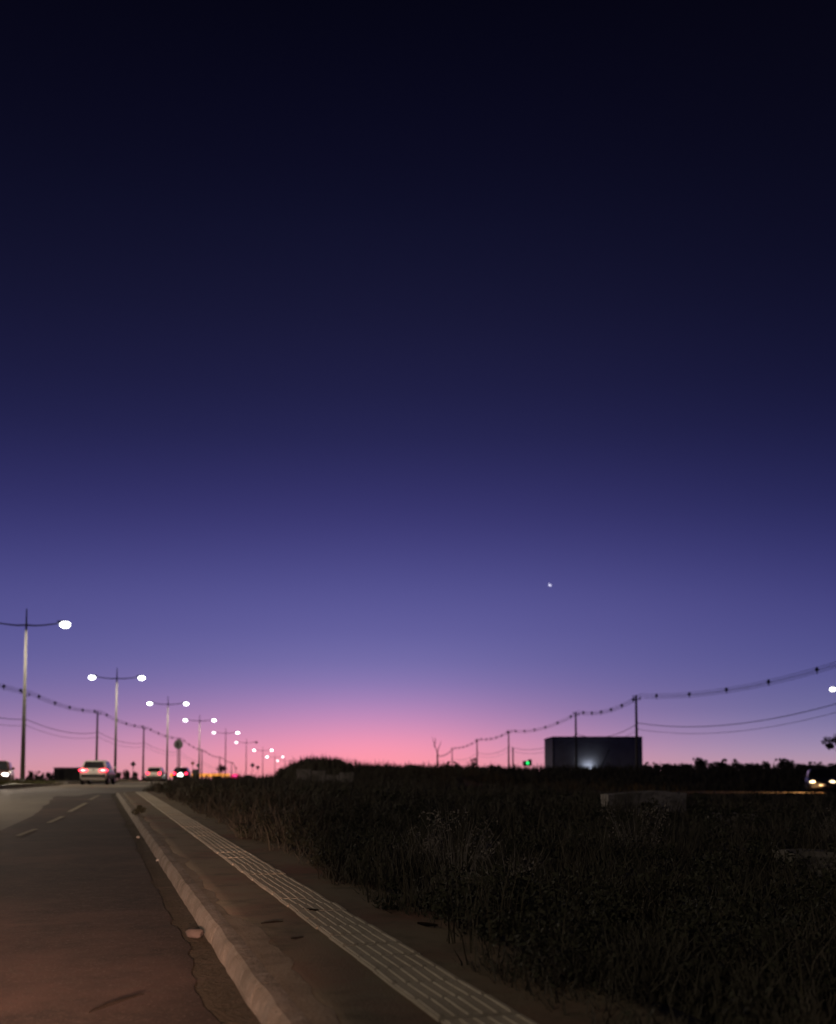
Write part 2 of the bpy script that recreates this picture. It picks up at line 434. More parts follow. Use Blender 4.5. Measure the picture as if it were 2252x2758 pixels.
# ------------------------------------------------------------------ weeds and grass
def noise2(x, y, sc, seed):
    r = np.random.default_rng(seed); v = 0
    for k in range(5):
        a = r.uniform(0, 6.28); f = sc * (1 + .7 * k); v = v + np.sin((x * np.cos(a) + y * np.sin(a)) * f + r.uniform(0, 6.28)) / (1 + .4 * k)
    return v / 2.6

def blades(name, x, y, hgt, wid, lean, m, seed):
    r = np.random.default_rng(seed); n = len(x); z = H(x, y)
    a = r.uniform(0, 2 * np.pi, n); la = r.uniform(0, 2 * np.pi, n)
    lx, ly = np.cos(la) * lean * hgt, np.sin(la) * lean * hgt
    wx, wy = np.cos(a) * wid / 2, np.sin(a) * wid / 2
    P = np.stack([
        np.stack([x - wx, y - wy, z - .03], -1), np.stack([x + wx, y + wy, z - .03], -1),
        np.stack([x + lx * .35 + wx * .8, y + ly * .35 + wy * .8, z + hgt * .55], -1), np.stack([x + lx * .35 - wx * .8, y + ly * .35 - wy * .8, z + hgt * .55], -1),
        np.stack([x + lx + wx * .12, y + ly + wy * .12, z + hgt * (1 - .25 * lean)], -1), np.stack([x + lx - wx * .12, y + ly - wy * .12, z + hgt * (1 - .25 * lean)], -1)], 1).reshape(-1, 3)
    b = np.arange(n)[:, None] * 6
    F = np.concatenate([b + np.array([[0, 1, 2, 3]]), b + np.array([[3, 2, 4, 5]])])
    o = link(name, raw_mesh(name, P, F, m)); return o

def field_points(n, y0, y1, seed, power=1.0, extra=0.0):
    """points to the right of the pavement, spread evenly as seen from the path"""
    r = np.random.default_rng(seed)
    y = y0 * (y1 / y0) ** (r.uniform(0, 1, n) ** power)
    sx = np.where(y < 41.5, .807 - .305 * y, med(y) + 9.5)
    tt = 1.42 + .12 * noise2(y, y * .3, 1.7, 3) + .10 * noise2(y, y * .1, 5.0, 4) + extra - .16 * (1 - sstep(5, 7.5, y))
    tt = np.where(y < 41.5, tt / .9565, .3)
    xa = sx + tt; xb = .44 * y + 2.5
    u = r.uniform(0, 1, n)
    x = xa + (xb - xa) * u
    return x, y, x - xa

def drop_dips(x, y, ed, keepers):
    k = np.ones(len(x), bool)
    for cx, cy, rx, ry in keepers: k &= ((x - cx) / rx) ** 2 + ((y - cy) / ry) ** 2 > 1
    return k

CLEAR = [(4.9, 22.6, 1.0, 1.2), (6.2, 20.8, .65, .8), (4.6, 11.6, .8, .55)]
x, y, ed = field_points(150000, 3.6, 46, 11)
clump = noise2(x, y, 2.6, 21) * .5 + noise2(x, y, .9, 22) * .6
hgt = np.clip(.27 + .42 * clump + rng.normal(0, .12, len(x)), .05, 1.05) * (.72 + .28 * sstep(0, .7, ed)) * (.75 + .25 * sstep(6, 20, y))
keep = (clump + rng.normal(0, .25, len(x)) > -.55) & drop_dips(x, y, ed, CLEAR)
x, y, hgt = x[keep], y[keep], hgt[keep]
tag(blades('field_grass', x, y, hgt, .007 + .0011 * y, rng.uniform(.1, .75, len(x)), 'grass_green', 31), 'dense dark weedy grass covering the open lot', 'grass', kind='stuff')
x, y, ed = field_points(11000, 3.6, 46, 12)
clump = noise2(x, y, 1.1, 41); keep = (clump + rng.normal(0, .3, len(x)) > .35) & drop_dips(x, y, ed, CLEAR); x, y, c = x[keep], y[keep], clump[keep]
tag(blades('dry_grass', x, y, np.clip(.42 + .25 * c + rng.normal(0, .14, len(x)), .15, 1.1), .005 + .0009 * y, rng.uniform(.05, .5, len(x)), 'grass_dry', 32), 'pale dry grass stalks scattered through the lot', 'grass', kind='stuff')
# far part of the lot and the overgrown bank
r = np.random.default_rng(5)
y = r.uniform(44, 104, 60000); x = med(y) + 9.8 + r.uniform(0, 1, 60000) * (.42 * y + 6 - med(y) - 9.8)
keep = ~((np.abs(y - 66.8) < 4.8) & (x > 2.5))
x, y = x[keep], y[keep]; cl = noise2(x, y, .9, 61)
tag(blades('bank_weeds', x, y, np.clip(.30 + .3 * cl + r.normal(0, .2, len(x)), .1, 1.15) * (1 - .88 * sstep(5, 12, x) * (y < 72)), r.uniform(.035, .08, len(x)), r.uniform(.05, .6, len(x)), 'grass_green', 33), 'dark ragged weeds on the bank across the lot', 'weeds', kind='stuff')
y = r.uniform(92, 420, 14000); x = np.where(r.uniform(0, 1, 14000) < .45, med(y) - 13 - r.exponential(18, 14000), med(y) + 10 + r.exponential(30, 14000))
tag(blades('far_grass', x, y, np.clip(r.normal(.35, .15, len(x)), .1, .9), r.uniform(.08, .2, len(x)), r.uniform(.05, .5, len(x)), 'grass_green', 34), 'dark grass on the far verges of the avenue', 'grass', kind='stuff')
y = r.uniform(31, 67, 5000); x = med(y) + r.uniform(-1.6, 1.6, 5000)
tag(blades('median_tufts', x, y, r.uniform(.2, .42, 5000), r.uniform(.02, .05, 5000), r.uniform(.1, .7, 5000), 'median_grass', 35), 'short yellowish grass on the median island', 'grass', kind='stuff')

def leaf_cloud(cs, rad, n, size, seed):
    """leaf quads gathered in clumps; returns vertices and faces"""
    r = np.random.default_rng(seed); k = r.integers(0, len(cs), n); c = np.array(cs)[k]; rd = np.array(rad)[k]
    d = r.normal(size=(n, 3)); d /= np.linalg.norm(d, axis=1)[:, None]
    p = c + d * (rd * r.uniform(.25, 1.0, n) ** .6)[:, None] * np.array([1, 1, .8])
    a = r.normal(size=(n, 3)); a /= np.linalg.norm(a, axis=1)[:, None]
    b = np.cross(a, r.normal(size=(n, 3))); b /= np.linalg.norm(b, axis=1)[:, None] + 1e-9
    L = (np.asarray(size)[k] if np.ndim(size) else size * np.ones(n))[:, None] * r.uniform(.6, 1.3, n)[:, None]; w = L * .42
    V = np.stack([p - a * L, p + b * w, p + a * L, p - b * w], 1).reshape(-1, 3)
    F = np.arange(n * 4).reshape(-1, 4)
    return V, F

# broad-leaved weeds inside the grass edge
x, y, ed = field_points(2600, 4.2, 44, 13, extra=.04)
near = np.random.default_rng(3).uniform(0, 1, len(x)) < np.where(ed < .8, .6, .3) + .9 * noise2(x, y, 1.5, 71)
x, y = x[near], y[near]; z = H(x, y)
cs = np.stack([x, y, z + np.random.default_rng(4).uniform(.08, .42, len(x))], -1)
V, F = leaf_cloud(cs, np.random.default_rng(6).uniform(.08, .26, len(x)), 60000, .012 + .0013 * y, 9)
tag(link('broadleaf_weeds', raw_mesh('broadleaf_weeds', V, F, 'foliage')), 'low leafy weeds mixed into the lot edge', 'weeds', kind='stuff')

# ------------------------------------------------------------------ small things on the ground
def rock(name, loc, d, m, label, cat, seed):
    b = bmesh.new(); bmesh.ops.create_icosphere(b, subdivisions=3, radius=1); rr = random.Random(seed)
    ph = [(Vector((rr.uniform(-1, 1), rr.uniform(-1, 1), rr.uniform(-1, 1))) * 2.6, rr.uniform(0, 6)) for _ in range(6)]
    for v in b.verts:
        k = 1 + sum(.06 * math.sin(v.co.dot(a) * 1.5 + p) for a, p in ph); v.co = Vector((v.co.x * d[0] * k, v.co.y * d[1] * k, max(v.co.z, -.55) * d[2] * k))
    me = bpy.data.meshes.new(name); b.to_mesh(me); b.free(); me.materials.append(M[m])
    me.polygons.foreach_set('use_smooth', [True] * len(me.polygons))
    return tag(link(name, me, None, loc), label, cat)
x, y = -1.58, 7.58
rock('stone', (x, y, h1(x, y) + .03), (.075, .052, .042), 'rock', 'pinkish stone lying in the gutter against the kerb', 'stone', 1).rotation_euler = (0, 0, R(-25))
rock('pebble', (-4.52, 17.2, h1(-4.52, 17.2) + .02), (.035, .03, .025), 'old_concrete', 'small white pebble at the asphalt edge farther up the gutter', 'pebble', 2)
rock('pebble', (-3.22, 13.25, h1(-3.22, 13.25) + .02), (.045, .03, .022), 'old_concrete', 'small white pebble against the kerb beyond the pinkish stone', 'pebble', 3)
def twig(pts, rr, label, dz):
    mb = MB(); mb.tube([(a, b, h1(a, b) + dz + k * .006) for k, (a, b) in enumerate(pts)], rr, 6)
    tag(mb.build('twig', 'dead_wood'), label, 'twig')
twig([(-1.60, 5.24), (-1.55, 5.36), (-1.49, 5.46), (-1.42, 5.56)], [.004, .008, .007, .003], 'dark crack line in the asphalt at the bottom of the view', .03)  # thin dark rod laid in place of a crack in the asphalt
twig([(-1.08, 7.37), (-1.0, 7.40), (-.93, 7.38)], [.004, .008, .004], 'short dark twig on the pavement behind the kerb', .135)
twig([(-.80, 6.76), (-.76, 6.73), (-.72, 6.74)], [.004, .007, .004], 'tiny dark twig nearer the camera behind the kerb', .135)
twig([(-.88, 8.08), (-.80, 7.97), (-.74, 7.93)], [.008, .016, .008], 'dark clod of leaves against the ribbed strip', .135)
twig([(.0, 7.40), (.06, 7.30), (.13, 7.22)], [.008, .014, .007], 'dark dry leaf stem beside the far edge of the ribbed strip', .135)

tx, ty = -5.80, 22.1
t = thing('grass_tuft', (tx, ty, h1(tx, ty) + .12), 'dark green tuft growing behind the kerb on the pavement', 'weed')
V, F = leaf_cloud([(0, 0, .1), (.07, .04, .12), (-.07, 0, .08), (.02, -.05, .17)], [.09, .075, .07, .06], 420, .028, 77)
link('leaves', raw_mesh('leaves', V, F, 'foliage'), t)
mb = MB(); mb.tube([(0, 0, 0), (.01, 0, .15)], [.012, .006], 5); mb.build('stem', 'bark', t)

def weed(px, py, hh, label, seed, m='tuft_dry', ns=46, w=.34):
    t = thing('weed_plant', (px, py, h1(px, py)), label, 'weed', 'tall weeds standing out of the lot')
    rr = random.Random(seed); mb = MB()
    for _ in range(ns):
        a = rr.uniform(0, 6.28); q = rr.uniform(0, w * .5); l = q + rr.uniform(.05, .45) * hh; z = hh * rr.uniform(.45, 1.05)
        mb.tube([(q * math.cos(a), q * math.sin(a), 0), ((q + l) * .45 * math.cos(a), (q + l) * .45 * math.sin(a), z * .62), (l * math.cos(a), l * math.sin(a), z)], [.0035, .003, .001], 3)
    mb.build('stem', m, t)
    V, F = leaf_cloud([(rr.uniform(-w, w) * .8, rr.uniform(-w, w) * .8, hh * rr.uniform(.45, .95)) for _ in range(16)], [.1 * hh + .03] * 16, 420, .016, seed)
    link('seed_head', raw_mesh('seed_head', V, F, m), t)['kind'] = 'stuff'
weed(.35, 9.6, .85, 'pale fluffy weed near the ribbed strip at the lot edge', 1)
weed(.75, 8.7, .6, 'second pale weed just right of the fluffy one', 2)
weed(.05, 10.6, .6, 'third pale weed, left of and behind the fluffy one', 5)
weed(2.3, 11.2, .8, 'thin pale weed deep in the grass below the concrete block', 3)
weed(5.4, 13.6, .75, 'thin pale weed beside the flat slab', 4)

def slab(px, py, d, rz, label, name='concrete_block', seed=0):
    rr = random.Random(seed); b = bmesh.new(); bmesh.ops.create_cube(b, size=1)
    bmesh.ops.subdivide_edges(b, edges=b.edges[:], cuts=4, use_grid_fill=True)
    for v in b.verts:
        q = v.co.copy(); ragged = 1 + (.05 * math.sin(q.x * 5 + seed) * (q.z > .3))
        v.co = Vector((q.x * d[0] + rr.uniform(-.02, .02), q.y * d[1] + rr.uniform(-.02, .02), (q.z + .5) * d[2] * ragged + rr.uniform(-.015, .015) - .05))
    me = bpy.data.meshes.new(name); b.to_mesh(me); b.free(); me.materials.append(M['old_concrete'])
    o = link(name, me, None, (px, py, h1(px, py)), rz); return o
tag(slab(5.05, 23.8, (1.75, .7, .72), .05, '', seed=1), 'pale concrete block sunk in the weeds, middle of the lot', 'concrete block')
tag(slab(6.35, 21.6, (.95, .5, .36), -.1, '', seed=2), 'lower grey concrete lump right of the pale block', 'concrete block')
tag(slab(4.75, 12.2, (1.2, .5, .3), .12, '', 'concrete_slab', 3), 'flat pale slab lying in the weeds near the right edge', 'slab')
wx, wy = -5.45, 64
t = thing('broken_wall', (wx, wy, h1(wx, wy)), 'low pale broken wall in front of the overgrown bank', 'wall', rz=-.04)
for i, (a, w, hh) in enumerate(((-1.45, .9, .95), (-.55, .85, .85), (.3, .8, .62), (1.15, .9, .75))):
    mb = MB(); mb.box((a, 0, hh / 2 - .15), (w - .03, .22, hh + .3), taper=.97); mb.build('wall_block', 'old_concrete', t)
mb = MB(); mb.box((-.2, -.3, .02), (3.9, .5, .2)); mb.build('footing', 'old_concrete', t)

# ------------------------------------------------------------------ street lamps
ARM = 2.22
def lamp_meshes():
    d = {}
    n = 12
    mb = MB(); mb.tube([(0, 0, 0), (0, 0, 3.2), (0, 0, 9.5)], [.135, .11, .06], n); d['pole'] = mb.mesh('pole', 'lamp_steel', True)
    mb = MB(); mb.box((0, 0, .02), (.42, .42, .04)); mb.tube([(0, 0, .04), (0, 0, .35)], [.17, .15], 10); d['base'] = mb.mesh('base_plate', 'lamp_steel')
    mb = MB(); mb.tube([(0, 0, 9.45), (0, 0, 9.7), (0, 0, 10.5)], [.065, .05, .03], 8); d['spike'] = mb.mesh('finial', 'dark_steel')
    mb = MB(); mb.tube([(.0, 0, 9.5), (.5, 0, 9.47), (1.1, 0, 9.52), (1.65, 0, 9.6), (1.95, 0, 9.66)], [.05, .045, .04, .036, .034], 8); d['arm'] = mb.mesh('arm', 'dark_steel', True)
    mb = MB(); mb.ellipsoid((ARM - .12, 0, 9.74), (.34, .16, .075), -.6, 1, 14, 6); d['head'] = mb.mesh('lamp_head', 'dark_steel', True)
    for k in ('full', 'mid', 'soft', 'off'):
        mb = MB(); mb.ellipsoid((ARM + .03, 0, 9.56), (.31, .24, .21), -1, .8, 16, 8); d[k] = mb.mesh('lamp_lens', 'lens_' + k, True)
    return d
LM = lamp_meshes()
def street_lamp(y, left, right, label, x=None, rz=None):
    x = float(med(y)) if x is None else x
    if rz is None: rz = math.atan2(-(float(med(y + 4)) - float(med(y - 4))), 8)
    t = thing('street_lamp', (x, y, h1(x, y) + .13), label, 'street lamp', 'double-armed street lamps along the avenue', rz)
    link('base_plate', LM['base'], t); link('pole', LM['pole'], t); link('finial', LM['spike'], t)
    for sg, k in ((-1, left), (1, right)):
        a = link('arm', LM['arm'], t); hd = link('lamp_head', LM['head'], t)
        ln = link('lamp_lens', LM[k], hd)
        if k == 'full' and y < 170:
            ld = bpy.data.lights.new('lamp_light', 'SPOT'); ld.energy = LAMP; ld.color = (1, .82, .6); ld.spot_size = R(178); ld.spot_blend = .12; ld.shadow_soft_size = .12
            lo = bpy.data.objects.new('lamp_light', ld); COL.objects.link(lo); lo.parent = hd; lo.location = (ARM + .03, 0, 9.32); lo['kind'] = 'helper'
        if sg < 0:
            a.rotation_euler = (0, 0, math.pi); hd.rotation_euler = (0, 0, math.pi)
    return t
street_lamp(63, 'full', 'full', 'tallest double-armed street lamp, cut off by the left edge')
street_lamp(98, 'full', 'full', 'second nearest double-armed street lamp, just right of the white SUV')
street_lamp(133, 'full', 'full', 'third nearest double-armed street lamp, left of the round sign')
street_lamp(168, 'full', 'full', 'fourth nearest double-armed street lamp, right of the round sign')
street_lamp(203, 'soft', 'full', 'fifth double-armed lamp whose left light is dim')
street_lamp(238, 'soft', 'off', 'sixth double-armed lamp with only a dim left light')
street_lamp(273, 'full', 'full', 'seventh double-armed lamp, upper of two close bright lights')
street_lamp(308, 'full', 'soft', 'eighth double-armed lamp, lower of two close bright lights')
street_lamp(343, 'soft', 'off', 'most distant double-armed lamp, faint light beside the bushy bank')
street_lamp(28, 'full', 'full', 'double-armed street lamp standing left of the slip road, outside the view')
street_lamp(-7, 'full', 'full', 'double-armed street lamp behind the viewpoint, outside the view')
street_lamp(112, 'mid', 'off', 'lone street lamp at the right edge above the tree', x=46.3, rz=0)

# ------------------------------------------------------------------ power lines
def line_of(poles, side, label_fmt, names):
    out = []
    mp = MB(); mp.tube([(0, 0, -.3), (0, 0, 1)], [1, .62], 8)
    for (x, y, top), nm in zip(poles, names):
        gz = h1(x, y); t = thing('utility_pole', (x, y, gz), label_fmt % nm, 'utility pole', 'concrete utility poles on the %s' % side)
        mb = MB(); mb.tube([(0, 0, -.2), (0, 0, top - gz)], [.19, .105], 10); mb.build('pole', 'pole_concrete', t, True)
        mb = MB(); zz = top - gz - .55; mb.tube([(0, 0, zz), (.42, 0, zz + .12)], .035, 6); mb.box((.42, 0, zz + .2), (.1, .1, .3)); mb.build('bracket', 'dark_steel', t)
        mb = MB(); mb.tube([(0, 0, top - gz - .35), (-.3, 0, top - gz - .2)], .03, 6); mb.ellipsoid((-.3, 0, top - gz - .12), (.06, .06, .12), -1, 1, 8, 4); mb.build('insulator', 'dark_steel', t)
        for dz in (-2.95, -3.6):
            mb = MB(); mb.tube([(.0, 0, top - gz + dz), (.24, 0, top - gz + dz)], .045, 6); mb.build('clamp', 'dark_steel', t)
        out.append((x, y, top))
    return out
def sag(a, b, s, n=18): return [(a[0] + (b[0] - a[0]) * k / n, a[1] + (b[1] - a[1]) * k / n, a[2] + (b[2] - a[2]) * k / n - s * 4 * (k / n) * (1 - k / n)) for k in range(n + 1)]
def cables(pts, label_a, label_b, sags, spn):
    root = thing('power_cable', pts[0], label_a, 'cable'); o0 = Vector(pts[0])
    low = thing('service_cable', pts[0], label_b, 'cable')
    for i, (a, b) in enumerate(zip(pts, pts[1:])):
        d = Vector((b[0] - a[0], b[1] - a[1], 0)).normalized(); nx_ = Vector((d.y, -d.x, 0))
        sg = sags[i] if isinstance(sags, (list, tuple)) else sags
        A = Vector(a) + Vector((.42, 0, -.1)) - o0; B = Vector(b) + Vector((.42, 0, -.1)) - o0
        base = sag(A, B, sg); mb = MB()
        for off in ((0, .22), (-.17, 0), (.17, 0), (0, -.2)):
            mb.tube([Vector(p) + nx_ * off[0] + Vector((0, 0, off[1])) for p in base], .017, 4)
        mb.build('conductor', 'cable', root)
        for k in range(spn):
            f = (k + .55) / (spn + .1); p = Vector(A).lerp(B, f); p.z -= sg * 4 * f * (1 - f)
            mb = MB(); R4 = [(0, .3), (.21, .02), (.05, -.06), (0, -.32), (-.05, -.06), (-.21, .02)]
            mb.loft([[p + nx_ * u + Vector((0, 0, w)) + d * e for u, w in R4] for e in (-.03, .03)]); mb.build('spacer', 'cable', root)
        for dz, r_ in ((-2.95, .03), (-3.6, .018)):
            A2 = Vector(a) + Vector((.2, 0, dz)) - o0; B2 = Vector(b) + Vector((.2, 0, dz)) - o0
            mb = MB(); mb.tube(sag(A2, B2, sg * 1.25), r_, 4); mb.build('span', 'cable', low)
LP = [(-36.5, 76, 10.6), (-41.7, 112, 10.2), (-44.6, 147, 10.27), (-50.05, 193, 10.25), (-52.9, 235, 9.6), (-56.1, 275, 8.0), (-59.9, 320, 6.98), (-64.2, 365, 6.0), (-72.2, 420, 4.5)]
line_of(LP, 'left', 'concrete utility pole %s', ['outside the left edge of the view', 'hidden behind the nearest lamp post', 'rising behind the white SUV', 'between the SUV and the white hatchback', 'behind the round sign', 'just right of the round sign', 'above the small round tree', 'left of the pink sign', 'most distant on the left, by the pink sign'])
cables(LP, 'spaced power cable running down the left row of poles', 'thin lower service cables along the left row of poles', .55, 5)
RP = [(33.6, 73, 10.75), (22.94, 111, 9.74), (20.9, 140, 9.75), (16.27, 190, 9.45), (12.55, 225, 9.15), (8.7, 270, 8.45), (5.9, 320, 7.3)]
line_of(RP, 'right', 'concrete utility pole %s', ['outside the right edge of the view', 'at the right end of the dark shed', 'in front of the middle of the dark shed', 'well left of the shed with a stub post', 'beside the spindly shrub left of the shed', 'above the rounded bush on the bank', 'faint behind the bare forked tree'])
cables(RP, 'spaced power cable sweeping in from the right edge', 'thin lower service cables sweeping in from the right edge', [1.15, .75, .95, .6, .6, .6], 6)
x, y = 16.95, 189; gz = h1(x, y); t = thing('stub_post', (x, y, gz), 'short post close beside a utility pole left of the shed', 'post')
mb = MB(); mb.tube([(0, 0, -.2), (0, 0, 6.2 - gz)], [.14, .12], 8); mb.build('post', 'pole_concrete', t); mb = MB(); mb.box((0, 0, 6.2 - gz), (.3, .3, .12)); mb.build('cap', 'dark_steel', t)

# ------------------------------------------------------------------ signs
def disc(r, th, n, y, rot=0):
    return [[(r * math.cos(2 * math.pi * k / n + rot), yy, r * math.sin(2 * math.pi * k / n + rot)) for k in range(n)] for yy in (y, y + th)]
x, y = -22.65, 100; gz = h1(x, y); t = thing('round_sign', (x, y, gz), 'dark round road sign on twin posts above the tail lights', 'sign', rz=-.12)
cz = 1.25 + 85 * 100 / 2850 - gz
mb = MB(); R_ = disc(.45, .025, 28, 0); mb.loft([[(a, b, c + cz) for a, b, c in q] for q in R_]); mb.build('sign_plate', 'sign_grey', t)
for dx in (-.07, .12):
    mb = MB(); mb.tube([(dx, .06, 0), (dx, .06, cz + .3)], .045, 8); mb.build('post', 'sign_grey', t)
mb = MB(); mb.box((-.06, -.012, cz), (.2, .02, .42)); mb.build('bracket', 'trim', t)
def diamond(px, py, y, hw, m, label):
    x = (px - 1126) * y / 2850; gz = h1(x, y); zc = 1.25 + (2090 - py) * y / 2850 - gz
    t = thing('diamond_sign', (x, y, gz), label, 'sign', 'diamond warning signs along the avenue', -.15)
    mb = MB(); mb.loft([[(a, b, c + zc) for a, b, c in q] for q in disc(hw, .02, 4, 0)]); mb.build('sign_plate', m, t)
    mb = MB(); mb.tube([(0, .05, 0), (0, .05, zc + .25)], .035, 6); mb.build('post', 'sign_grey', t)
diamond(360, 2058, 125, .36, 'sign_grey', 'dark diamond sign between two utility poles by the white SUV')
diamond(520, 2056, 190, .38, 'sign_amber', 'amber diamond sign right of the round sign')
diamond(535, 2062, 172, .4, 'sign_grey', 'dark diamond sign above the orange canopy')
diamond(681, 2061, 210, .5, 'sign_grey', 'dark diamond sign under the farthest lamps, darker of the pair')
diamond(695, 2067, 240, .5, 'sign_grey', 'paler diamond sign just right of the darker one')

# ------------------------------------------------------------------ vehicles
wheel_mb = MB()
def ring_y(r, xx, n=20): return [(xx, r * math.cos(2 * math.pi * k / n), r * math.sin(2 * math.pi * k / n)) for k in range(n)]
wheel_mb.loft([ring_y(.2, -.1), ring_y(.3, -.105), ring_y(.325, -.07), ring_y(.325, .07), ring_y(.3, .105), ring_y(.2, .1)])
WHEEL = wheel_mb.mesh('wheel', 'tyre', True)
rb = MB(); rb.loft([ring_y(.2, -.108), ring_y(.19, .108)])
for k in range(5):
    a = 2 * math.pi * k / 5; rb.box((0, .1 * math.cos(a), .1 * math.sin(a)), (.228, .04, .04))
RIM = rb.mesh('rim', 'rim')

def car(loc, rz, paint, label, L=4.1, Wd=1.72, Ht=1.5, front=None, rear=None, clear=.2, belt=.93, extra=None, group='cars on the avenue', name='car'):
    t = thing(name, (loc[0], loc[1], h1(*loc) + .022), label, 'car', group, rz)
    w = Wd / 2; hl = L / 2
    secs = [(-hl, .36, belt - .12, .84), (-hl + .06, .3, belt - .02, .93), (-hl + .3, clear + .03, belt + .02, 1), (-hl * .45, clear, belt + .01, 1), (hl * .15, clear, belt, 1),
            (hl * .42, clear, belt - .03, 1), (hl * .68, clear, belt - .1, .99), (hl - .16, clear + .02, belt - .2, .94), (hl - .03, .3, belt - .3, .84), (hl, .36, belt - .36, .74)]
    rings = []
    for y, zb, zt, k in secs:
        ww = w * k; zm = zb + (zt - zb) * .55
        rings.append([(-ww * .9, y, zb), (-ww * .985, y, zb + .12), (-ww, y, zm), (-ww * .97, y, zt - .1), (-ww * .88, y, zt), (0, y, zt + .03), (ww * .88, y, zt), (ww * .97, y, zt - .1), (ww, y, zm), (ww * .985, y, zb + .12), (ww * .9, y, zb)])
    MB().loft(rings).build('body', paint, t, True)
    # cabin
    yb0, yb1, yt0, yt1 = -hl + .1, hl * .46, -hl + .42, hl * .1
    zb, zt = belt - .02, Ht; wb, wt = w * .93, w * .72
    bm = bmesh.new()
    vs = [bm.verts.new(p) for p in ((-wb, yb0, zb), (wb, yb0, zb), (wb, yb1, zb - .03), (-wb, yb1, zb - .03), (-wt, yt0, zt - .02), (wt, yt0, zt - .02), (wt, yt1, zt), (-wt, yt1, zt))]
    for q in ((0, 3, 2, 1), (4, 5, 6, 7), (0, 1, 5, 4), (1, 2, 6, 5), (2, 3, 7, 6), (3, 0, 4, 7)): bm.faces.new([vs[i] for i in q])
    P = [v.co.copy() for v in vs]
    bmesh.ops.bevel(bm, geom=[e for e in bm.edges if max(v.co.z for v in e.verts) > zb + .1], offset=.09, segments=3, affect='EDGES')
    me = bpy.data.meshes.new('cabin'); bm.to_mesh(me); bm.free(); me.materials.append(M[paint]); me.polygons.foreach_set('use_smooth', [True] * len(me.polygons))
    link('cabin', me, t)
    def pane(name, q, u0, u1, v0, v1):
        a, b, c, d = [P[i] for i in q]; nrm = (b - a).cross(d - a).normalized()
        f = lambda u, v: (a.lerp(b, u)).lerp(d.lerp(c, u), v) + nrm * .012
        MB().add([f(u0, v0), f(u1, v0), f(u1, v1), f(u0, v1)], [(0, 1, 2, 3)]).build(name, 'glass', t)
    pane('rear_window', (0, 1, 5, 4), .08, .92, .12, .84)
    pane('windscreen', (2, 3, 7, 6), .06, .94, .06, .9)
    for q in ((1, 2, 6, 5), (3, 0, 4, 7)):
        for a, b in ((.1, .36), (.39, .64), (.67, .9)): pane('side_window', q, a, b, .1, .86)
    # wheels, bumpers, mirrors, plate, lights
    for sx in (-1, 1):
        for yy in (-hl + .78, hl - .82):
            wh = link('wheel', WHEEL, t, (sx * (w - .09), yy, .325)); link('rim', RIM, wh)
        mb = MB(); mb.ellipsoid((sx * (w + .1), hl * .36, belt + .1), (.11, .06, .085), -1, 1, 8, 5); mb.build('mirror', paint, t, True)
    MB().box((0, -hl - .015, clear + .22), (Wd * .86, .1, .2)).build('rear_bumper', 'trim' if paint.startswith('paint_w') or paint.startswith('paint_c') else paint, t)
    MB().box((0, hl + .0, clear + .2), (Wd * .8, .12, .2)).build('front_bumper', 'trim', t)
    MB().box((0, 0, clear - .02), (Wd * .8, L * .8, .06)).build('underbody', 'trim', t)
    MB().box((0, -hl - .03, belt - .3), (.4, .02, .13)).build('number_plate', 'plate', t)
    MB().box((0, hl + .07, clear + .25), (.4, .02, .12)).build('number_plate', 'plate', t)
    for sx in (-1, 1):
        mb = MB(); mb.ellipsoid((sx * (w - .24), -hl + .0, belt - .1), (.3 if rear in ('tail_bright',) else .15, .09, .095 if rear == 'tail_bright' else .13), -1, 1, 12, 6)
        tl = mb.build('tail_light', rear or 'tail_red' if rear else 'amber_lens', t, True)
        if rear == 'tail_bright':
            mb = MB(); mb.ellipsoid((sx * (w - .26), -hl - .05, belt - .1), (.17, .06, .05), -1, 1, 10, 5); mb.build('bulb', 'tail_core', tl, True)
        mb = MB(); mb.ellipsoid((sx * (w - .26), hl - .1, belt - .28), (.19, .12, .1), -1, 1, 12, 6); mb.build('headlight', front or 'glass', t, True)
    if extra:
        nm, pos, d, m = extra; mb = MB(); mb.ellipsoid(pos, d, -1, 1, 12, 6); mb.build(nm, m, t, True)
    return t

def beam(parent, pos, aim, power, color, size, blend=.6):
    ld = bpy.data.lights.new('headlamp_beam', 'SPOT'); ld.energy = power; ld.color = color; ld.spot_size = R(size); ld.spot_blend = blend; ld.shadow_soft_size = .06
    o = bpy.data.objects.new('headlamp_beam', ld); COL.objects.link(o); o.parent = parent; o.location = pos
    o.rotation_euler = (Vector(aim) - Vector(pos)).to_track_quat('-Z', 'Y').to_euler(); o['kind'] = 'helper'

hd = lambda dx, dy: math.atan2(-dx, dy)
car((-21.7, 72), hd(-.14, 1), 'paint_white', 'white SUV with brake lights on, nearest car on the avenue', 4.3, 1.78, 1.62, rear='tail_bright', clear=.36, belt=1.04, extra=('badge', (0, -2.16, .98), (.1, .03, .08), 'plate'))
car((-27.15, 110), hd(-.11, 1), 'paint_cream', 'small white hatchback ahead of the SUV', 3.9, 1.66, 1.48, rear='tail_red')
car((-26.2, 118), hd(-.1, 1), 'paint_black', 'dark car with red tail lights and a bright white glow on its rear below the round sign', 4.2, 1.74, 1.52, rear='tail_red', extra=('rear_glow', (0, -2.12, .66), (.26, .05, .24), 'rear_white'))  # white emissive spot on the tail, between the red lights
c = car((-26.2, 66), hd(.30, -1), 'paint_maroon', 'dark oncoming car with glaring headlight cut by the left edge', 4.2, 1.76, 1.52, front='head_white')
for sx in (-1, 1): beam(c, (sx * .6, 2.2, .68), (sx * .8 - 5, 36, -.6), 4500, (1, .8, .62), 24)
car((-39.7, 210), hd(.1, -1), 'paint_black', 'distant oncoming car with cool headlights below the small tree', 4.1, 1.72, 1.48, front='head_cool')
